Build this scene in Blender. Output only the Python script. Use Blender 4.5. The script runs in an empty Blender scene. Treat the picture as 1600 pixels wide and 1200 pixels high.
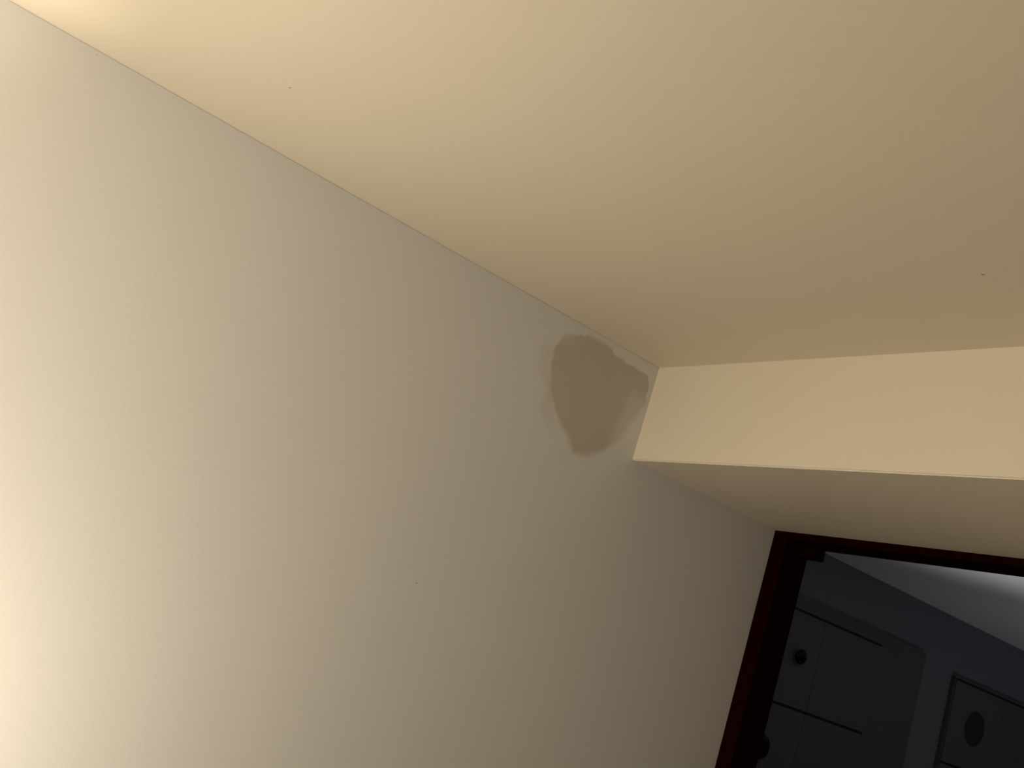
import bpy, bmesh, math, random
from mathutils import Matrix, Vector, noise
S = bpy.context.scene
C = S.collection

# ------------------------------------------------------------------ camera, world, exposure
Z0 = 1.55                                   # eye height
cam_d = bpy.data.cameras.new('camera')
cam_d.sensor_width = 36.0
cam_d.lens = 1624.28 / 1600 * 36.0
cam_d.clip_start = 0.02
cam = bpy.data.objects.new('camera', cam_d)
C.objects.link(cam)
right = Vector((0.56394871, 0.76780403, 0.30403755))
down = Vector((-0.0274605, 0.38540102, -0.92234049))
fwd = Vector((-0.82535312, 0.5118037, 0.23843069))
m = Matrix((right, -down, -fwd)).transposed().to_4x4()
m.translation = Vector((0, 0, Z0))
cam.matrix_world = m
S.camera = cam

w = bpy.data.worlds.new('world')
S.world = w
w.use_nodes = True
w.node_tree.nodes['Background'].inputs[0].default_value = (0.02, 0.022, 0.03, 1)
w.node_tree.nodes['Background'].inputs[1].default_value = 0.1

S.view_settings.view_transform = 'Standard'
S.view_settings.look = 'None'
S.view_settings.gamma = 1.0
S.view_settings.exposure = 0.0
S.view_settings.use_curve_mapping = False

LIGHTS = [
    # name, kind, location, radius, colour, watts
    ('lamp_light_low', (-1.52, 0.05, 1.02), 0.08, (1.147, 1.0, 0.785), 20.5),
    ('lamp_light_high', (-1.22, -0.50, 1.60), 0.08, (1.147, 1.0, 0.785), 24.0),
    ('room_fill_light', (0.6, -0.8, 2.1), 0.08, (1.147, 1.0, 0.785), 15.0),  # added fill, lifts the right side of the beam and ceiling
]
# lamps and an added fill that throw their light up at a ceiling
UP = [
    ('lamp_uplight', (-1.84, -0.10, 1.93), 80, 1.0, 0.06, (1.147, 1.0, 0.72), 4.2),
    ('far_room_uplight', (-1.80, 3.22, 1.30), 84, 0.9, 0.05, (0.98, 1.0, 1.02), 14.0),
    ('far_room_fill_light', (-0.9, 4.8, 0.30), 140, 1.0, 0.15, (0.95, 0.98, 1.05), 27.0),  # added ambient fill for the far room, no lamp known there
]
for n, loc, ang, bl, rad, col, wt in UP:
    sd = bpy.data.lights.new(n, 'SPOT')
    sd.energy = wt
    sd.color = col
    sd.spot_size = math.radians(ang)
    sd.spot_blend = bl
    sd.shadow_soft_size = rad
    so = bpy.data.objects.new(n, sd)
    so.location = loc
    so.rotation_euler = (math.pi, 0, 0)
    C.objects.link(so)
for n, loc, rad, col, wt in LIGHTS:
    ld = bpy.data.lights.new(n, 'POINT')
    ld.color = col
    ld.energy = wt
    ld.shadow_soft_size = rad
    lo = bpy.data.objects.new(n, ld)
    lo.location = loc
    C.objects.link(lo)

# ------------------------------------------------------------------ materials
def mat(name, col, rough=0.6, bump=0.0, scale=200.0, var=0.0, spec=0.4):
    m = bpy.data.materials.new(name)
    m.use_nodes = True
    nt = m.node_tree
    b = nt.nodes['Principled BSDF']
    b.inputs['Base Color'].default_value = (*col, 1)
    b.inputs['Roughness'].default_value = rough
    b.inputs['Specular IOR Level'].default_value = spec
    tc = nt.nodes.new('ShaderNodeTexCoord')
    if var:
        nz = nt.nodes.new('ShaderNodeTexNoise')
        nz.inputs['Scale'].default_value = 3.0
        nz.inputs['Detail'].default_value = 6
        nt.links.new(tc.outputs['Object'], nz.inputs['Vector'])
        mx = nt.nodes.new('ShaderNodeMix')
        mx.data_type = 'RGBA'
        mx.inputs['A'].default_value = (*[c * (1 - var) for c in col], 1)
        mx.inputs['B'].default_value = (*[min(1, c * (1 + var)) for c in col], 1)
        nt.links.new(nz.outputs['Fac'], mx.inputs['Factor'])
        nt.links.new(mx.outputs['Result'], b.inputs['Base Color'])
    if bump:
        n2 = nt.nodes.new('ShaderNodeTexNoise')
        n2.inputs['Scale'].default_value = scale
        n2.inputs['Detail'].default_value = 3
        nt.links.new(tc.outputs['Object'], n2.inputs['Vector'])
        bp = nt.nodes.new('ShaderNodeBump')
        bp.inputs['Strength'].default_value = bump
        bp.inputs['Distance'].default_value = 0.001
        nt.links.new(n2.outputs['Fac'], bp.inputs['Height'])
        nt.links.new(bp.outputs['Normal'], b.inputs['Normal'])
    return m

WALL_COL = (0.60, 0.595, 0.575)
CEIL_COL = (0.70, 0.635, 0.515)
FILL_COL = (0.44, 0.41, 0.345)
M_wall = mat('grey_white_wall_paint', WALL_COL, 0.55, 0.22, 160, 0.012)
M_ceil = mat('cream_ceiling_paint', CEIL_COL, 0.6, 0.25, 130, 0.015)
M_beam = mat('cream_ceiling_paint_lit', (0.75, 0.68, 0.55), 0.5, 0.25, 130, 0.015)  # the ceiling's cream paint, lightened: the beam's brighter light put into the colour
M_wood = mat('dark_red_stained_timber', (0.010, 0.0005, 0.0003), 0.6, 0.3, 60, 0.2, 0.02)
M_floor = mat('brown_floor_boards', (0.11, 0.075, 0.05), 0.5, 0.2, 40, 0.15)
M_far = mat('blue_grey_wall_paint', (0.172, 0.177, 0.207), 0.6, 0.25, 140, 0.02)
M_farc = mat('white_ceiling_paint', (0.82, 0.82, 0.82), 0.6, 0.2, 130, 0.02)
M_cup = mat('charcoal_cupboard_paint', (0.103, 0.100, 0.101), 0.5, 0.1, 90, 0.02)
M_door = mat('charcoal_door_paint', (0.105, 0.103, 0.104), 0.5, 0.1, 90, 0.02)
M_gap_shade = mat('black_gap_shade', (0.01, 0.01, 0.01), 0.8)  # shade in the door gaps, put in as colour
M_knob = mat('black_knob', (0.001, 0.001, 0.001), 0.2, spec=0.15)
M_disc = mat('dark_grey_disc', (0.022, 0.022, 0.026), 0.5)
M_chip = mat('dark_speck', (0.25, 0.20, 0.13), 0.8)

def patch_mat():
    m = mat('filler_patch', FILL_COL, 0.75, 0.3, 90)
    nt = m.node_tree
    b = nt.nodes['Principled BSDF']
    at = nt.nodes.new('ShaderNodeAttribute'); at.attribute_name = 'coat'
    tc = nt.nodes.new('ShaderNodeTexCoord')
    nz = nt.nodes.new('ShaderNodeTexNoise')
    nz.inputs['Scale'].default_value = 14; nz.inputs['Detail'].default_value = 5
    nt.links.new(tc.outputs['Object'], nz.inputs['Vector'])
    mf = nt.nodes.new('ShaderNodeMix'); mf.data_type = 'RGBA'
    mf.inputs['A'].default_value = (*[c * 0.93 for c in FILL_COL], 1)
    mf.inputs['B'].default_value = (*[c * 1.07 for c in FILL_COL], 1)
    nt.links.new(nz.outputs['Fac'], mf.inputs['Factor'])
    mx = nt.nodes.new('ShaderNodeMix'); mx.data_type = 'RGBA'
    mx.inputs['A'].default_value = (*WALL_COL, 1)
    nt.links.new(mf.outputs['Result'], mx.inputs['B'])
    nt.links.new(at.outputs['Fac'], mx.inputs['Factor'])
    nt.links.new(mx.outputs['Result'], b.inputs['Base Color'])
    b.inputs['Specular IOR Level'].default_value = 0.4
    b.inputs['Roughness'].default_value = 0.55
    return m
M_patch = patch_mat()

# ------------------------------------------------------------------ helpers
def bx(bm, x0, x1, y0, y1, z0, z1, bev=0.0, seg=2):
    r = bmesh.ops.create_cube(bm, size=1)
    vs = r['verts']
    for v in vs:
        v.co = Vector(((x0 + x1) / 2 + v.co.x * (x1 - x0), (y0 + y1) / 2 + v.co.y * (y1 - y0), (z0 + z1) / 2 + v.co.z * (z1 - z0)))
    if bev:
        es = list({e for v in vs for e in v.link_edges})
        bmesh.ops.bevel(bm, geom=es, offset=bev, segments=seg, affect='EDGES', profile=0.5)
    return bm

def obj(name, bm, material, parent=None, smooth=False):
    me = bpy.data.meshes.new(name)
    bm.to_mesh(me)
    bm.free()
    me.materials.append(material)
    if smooth:
        for p in me.polygons:
            p.use_smooth = True
    o = bpy.data.objects.new(name, me)
    C.objects.link(o)
    if parent:
        o.parent = parent
        o.matrix_parent_inverse = parent.matrix_world.inverted()
    return o

def struct(name, bm, material, parent=None, label=None):
    o = obj(name, bm, material, parent)
    if not parent:
        o['kind'] = 'structure'
    if label:
        o['label'] = label
    return o

def B(*a, **k):
    return bx(bmesh.new(), *a, **k)

def lathe_x(bm, prof, cx, cy, cz, n=40):
    """profile of (x offset, radius) turned about the x axis"""
    rings = []
    for xo, r in prof:
        if r <= 1e-6:
            rings.append([bm.verts.new((cx + xo, cy, cz))])
        else:
            rings.append([bm.verts.new((cx + xo, cy + r * math.cos(2 * math.pi * i / n), cz + r * math.sin(2 * math.pi * i / n))) for i in range(n)])
    for a, b in zip(rings, rings[1:]):
        for i in range(n):
            j = (i + 1) % n
            if len(a) == 1 and len(b) > 1:
                bm.faces.new((a[0], b[i], b[j]))
            elif len(b) == 1 and len(a) > 1:
                bm.faces.new((a[i], a[j], b[0]))
            elif len(a) > 1:
                bm.faces.new((a[i], a[j], b[j], b[i]))
    bmesh.ops.recalc_face_normals(bm, faces=bm.faces)
    return bm

# ------------------------------------------------------------------ dimensions
H = 2.344                 # ceiling
SOF = 2.091               # underside of the bulkhead
YB = 1.650                # front face of the bulkhead
YF, YR = 2.215, 2.315     # front and rear of the door frame
XL = -2.0                 # left wall
XCF = -2.89                 # face of the built-in cupboards
XFL = -2.912               # left wall of the far room
XR, YBK, YFAR = 1.6, -2.4, 6.6

# ------------------------------------------------------------------ the setting
struct('floor', B(XL - .1, XR + .1, YBK - .1, YR, -.1, 0), M_floor, label='brown floor of the lit room')
struct('floor_far', B(XFL - .1, XR + .1, YR, YFAR + .1, -.1, 0), M_floor, label='brown floor of the dark room beyond the doorway')
ceiling = struct('ceiling', B(XL - .1, XR + .1, YBK - .1, YR, H, H + .1), M_ceil, label='smooth cream ceiling of the lit room')
wall_left = struct('wall_left', B(XL - .1, XL, YBK - .1, YR, 0, H - .0007), M_wall, label='long pale grey wall with a brown filler patch near the beam')
struct('wall_right', B(XR, XR + .1, YBK - .1, YR, 0, H), M_wall)
struct('wall_behind', B(XL, XR, YBK - .1, YBK, 0, H), M_wall)

# bulkhead: boxed beam across the room in front of the doorway
bm = bmesh.new()
bx(bm, XL, XR, YB, YR, SOF, H)
e = [e for e in bm.edges if all(abs(v.co.y - YB) < 1e-5 and abs(v.co.z - SOF) < 1e-5 for v in e.verts)]
bmesh.ops.bevel(bm, geom=e, offset=0.003, segments=3, affect='EDGES')
struct('wall_bulkhead', bm, M_beam, label='cream boxed beam crossing the ceiling in front of the doorway')
struct('wall_back', B(-1.05, XR, YF, YR, 0, SOF), M_wall, label='wall to the right of the doorway under the beam')

# dark red door frame
door = B(XL, -1.95, YF, YR, 0, SOF, bev=.0015)
d1 = struct('door_1', door, M_wood, label='dark red timber door frame set tight under the beam')
obj('head_jamb', B(-1.95, -1.10, YF, YR, 2.0714, SOF, bev=.0015), M_wood, d1)
obj('side_jamb', B(-1.10, -1.05, YF, YR, 0, SOF, bev=.0015), M_wood, d1)
cb = bmesh.new()
bx(cb, -1.95, -1.894, 2.275, YR, 2.040, 2.0714, bev=.002)
obj('corner_block', cb, M_wood, d1)

# far room shell
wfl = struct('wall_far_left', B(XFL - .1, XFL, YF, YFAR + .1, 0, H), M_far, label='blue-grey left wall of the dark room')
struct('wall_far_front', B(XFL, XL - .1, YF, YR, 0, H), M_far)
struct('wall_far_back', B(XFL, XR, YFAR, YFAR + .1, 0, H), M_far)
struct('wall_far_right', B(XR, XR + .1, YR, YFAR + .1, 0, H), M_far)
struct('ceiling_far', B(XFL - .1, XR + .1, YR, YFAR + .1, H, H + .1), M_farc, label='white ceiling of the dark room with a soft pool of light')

# ------------------------------------------------------------------ filler patch on the left wall
poly = [(1.3325, 0.7411),(1.3356, 0.7506),(1.3497, 0.7551),(1.3742, 0.7624),(1.3992, 0.7695),(1.4019, 0.7804),(1.4112, 0.7865),(1.425, 0.7871),(1.4502, 0.7833),(1.4703, 0.7809),(1.4866, 0.776),(1.5005, 0.7651),(1.5306, 0.7629),(1.5658, 0.761),(1.6016, 0.7589),(1.62, 0.7571),(1.6303, 0.7461),(1.6355, 0.7289),(1.6323, 0.7085),(1.6431, 0.6937),(1.6322, 0.674),(1.6225, 0.6474),(1.6109, 0.6202),(1.6042, 0.5933),(1.5929, 0.5722),(1.5748, 0.5505),(1.5542, 0.5299),(1.5324, 0.5133),(1.5097, 0.4997),(1.4856, 0.4907),(1.4652, 0.4903),(1.4457, 0.5051),(1.4287, 0.5255),(1.4019, 0.5365),(1.3799, 0.5618),(1.3597, 0.5859),(1.3418, 0.6179),(1.323, 0.6677),(1.3206, 0.692),(1.3214, 0.7124)]
def sdf(y, z):
    d = 1e9
    ins = False
    n = len(poly)
    for i in range(n):
        ax, ay = poly[i]; bx_, by_ = poly[(i + 1) % n]
        ex, ey = bx_ - ax, by_ - ay
        wx, wy = y - ax, z - ay
        t = max(0, min(1, (wx * ex + wy * ey) / (ex * ex + ey * ey)))
        d = min(d, math.hypot(wx - ex * t, wy - ey * t))
        if (ay > z) != (by_ > z) and y < (bx_ - ax) * (z - ay) / (by_ - ay) + ax:
            ins = not ins
    return d if ins else -d

bm = bmesh.new()
lay = bm.verts.layers.float.new('coat')
st = 0.003
ny, nz_ = int((1.648 - 1.25) / st), int((.786 - .45) / st)
grid = []
for i in range(ny + 1):
    row = []
    for j in range(nz_ + 1):
        y = 1.25 + i * st; z = .45 + j * st
        jit = noise.noise(Vector((y * 45, z * 45, 0))) * .004
        s = sdf(y, z) + jit
        # feathering: crisp along the top, soft to the left and at the lower right
        ang = max(0, min(1, (1.45 - y) / .15)) * .008
        low = max(0, min(1, (.66 - z) / .14)) * .018
        rl = max(0, min(1, (y - 1.54) / .08)) * max(0, min(1, (.70 - z) / .08)) * .030
        soft = .004 + max(ang, low, rl)
        k = max(0, min(1, (s + soft * .4) / soft))
        k = k * k * (3 - 2 * k)
        # the coat thins out towards the lower right and the upper left
        thin = max(0, min(1, (y - 1.575 + (.70 - z) * .15) / .02)) * max(0, min(1, (.715 - z) / .03))
        thin = max(thin, .6 * max(0, min(1, (1.375 - y) / .03)) * max(0, min(1, (z - .715) / .02)))
        k *= 1 - .42 * thin
        # thin smeared outer coat to the left
        h = max(0, min(1, (s + .045) / .05)) * max(0, min(1, (1.44 - y) / .08)) * max(0, min(1, (.74 - z) / .06))
        h *= .85 * max(0, .5 + 1.2 * noise.noise(Vector((y * 22, z * 16, 3))))
        edge = min(i, ny - i, j, nz_ - j) / 5
        c = max(k, h) * min(1, edge)
        thick = .0003 + .0008 * c
        v = bm.verts.new((XL + thick, y, Z0 + z))
        v[lay] = c
        row.append(v)
    grid.append(row)
for i in range(ny):
    for j in range(nz_):
        q = (grid[i][j], grid[i + 1][j], grid[i + 1][j + 1], grid[i][j + 1])
        if max(v[lay] for v in q) > 0.004:
            bm.faces.new(q)
bmesh.ops.delete(bm, geom=[v for v in bm.verts if not v.link_faces], context='VERTS')
bmesh.ops.recalc_face_normals(bm, faces=bm.faces)
pt = obj('filler_patch', bm, M_patch, wall_left, smooth=True)
pt['label'] = 'darker brown unpainted filler patch near the beam'

# tiny flecks of dirt
def fleck(name, parent, co, ax, ln, wd, material, ang):
    b_ = bmesh.new()
    bmesh.ops.create_uvsphere(b_, u_segments=10, v_segments=6, radius=1)
    if ax == 'z':
        M_ = Matrix.Translation(co) @ Matrix.Rotation(ang, 4, 'Z') @ Matrix.Diagonal((ln, wd, .0006, 1))
    else:
        M_ = Matrix.Translation(co) @ Matrix.Rotation(ang, 4, 'X') @ Matrix.Diagonal((.0006, ln, wd, 1))
    b_.transform(M_)
    return obj(name, b_, material, parent, smooth=True)
def on_plane(u, v, axis, val):
    d = right * ((u - 800) / 1624.28) + down * ((v - 600) / 1624.28) + fwd
    o = Vector((0, 0, Z0))
    return o + d * ((val - o[axis]) / d[axis])
fleck('paint_fleck', ceiling, on_plane(453, 137, 2, H), 'z', .0032, .0012, M_chip, 1.0)
fleck('paint_fleck', ceiling, on_plane(1536, 429, 2, H), 'z', .0035, .0018, M_chip, 0.2)
fleck('paint_fleck', wall_left, on_plane(651, 911, 0, XL), 'x', .0015, .0015, M_chip, 0)
fleck('paint_fleck', wall_left, on_plane(150, 85, 0, XL), 'x', .0025, .002, M_wall, 0)

# ------------------------------------------------------------------ cupboards in the dark room
def cupboard(y0, y1, ztop, doors_y, label, kind):
    e = bpy.data.objects.new('cupboard', None)
    C.objects.link(e)
    e.location = (XFL, (y0 + y1) / 2, 0)
    bpy.context.view_layer.update()
    e['label'] = label
    e['category'] = 'cupboard'
    e['group'] = 'cupboards along the dark room wall'
    obj('carcass', B(XFL + .0005, XCF, y0, y1, 0, Z0 + ztop, bev=.001), M_cup, e)
    zt = .528
    for k in range(3):
        t0 = Z0 + zt - k * .3855
        b0 = t0 - .3855
        obj('door_gap_shade', B(XCF, XCF + .001, doors_y[0], doors_y[-1], t0 - .011, t0), M_gap_shade, e)  # black strip painted in for the shade above each door
        for c in range(len(doors_y) - 1):
            a, b = doors_y[c], doors_y[c + 1]
            d = obj('door', B(XCF, XCF + .005, a + .001, b - .001, b0 + .0005, t0 - .011, bev=.0004), M_door, e)
            if c:
                continue
            zc = (t0 + b0) / 2 + (.008 if kind == 'knob' else .0)
            if kind == 'knob':
                yc, r = (3.507, .031) if k == 0 else (3.398, .050)
                bm = lathe_x(bmesh.new(), [(0, 0), (0, r * .5), (.008, r * .5), (.012, r * .9), (.018, r), (.024, r * .93), (.029, r * .6), (.031, 0)], XCF + .005, yc, zc)
                kb = obj('knob', bm, M_knob, d, smooth=True)
                kb['label'] = 'black round knob'
            else:
                bm = lathe_x(bmesh.new(), [(0, 0), (0, .082), (.002, .082), (.0035, .079), (.0025, .074), (.0015, 0)], XCF + .005, 4.850, zc - .002)
                kb = obj('round_plate', bm, M_disc, d, smooth=False)
                kb['label'] = 'dark round plate'
    return e
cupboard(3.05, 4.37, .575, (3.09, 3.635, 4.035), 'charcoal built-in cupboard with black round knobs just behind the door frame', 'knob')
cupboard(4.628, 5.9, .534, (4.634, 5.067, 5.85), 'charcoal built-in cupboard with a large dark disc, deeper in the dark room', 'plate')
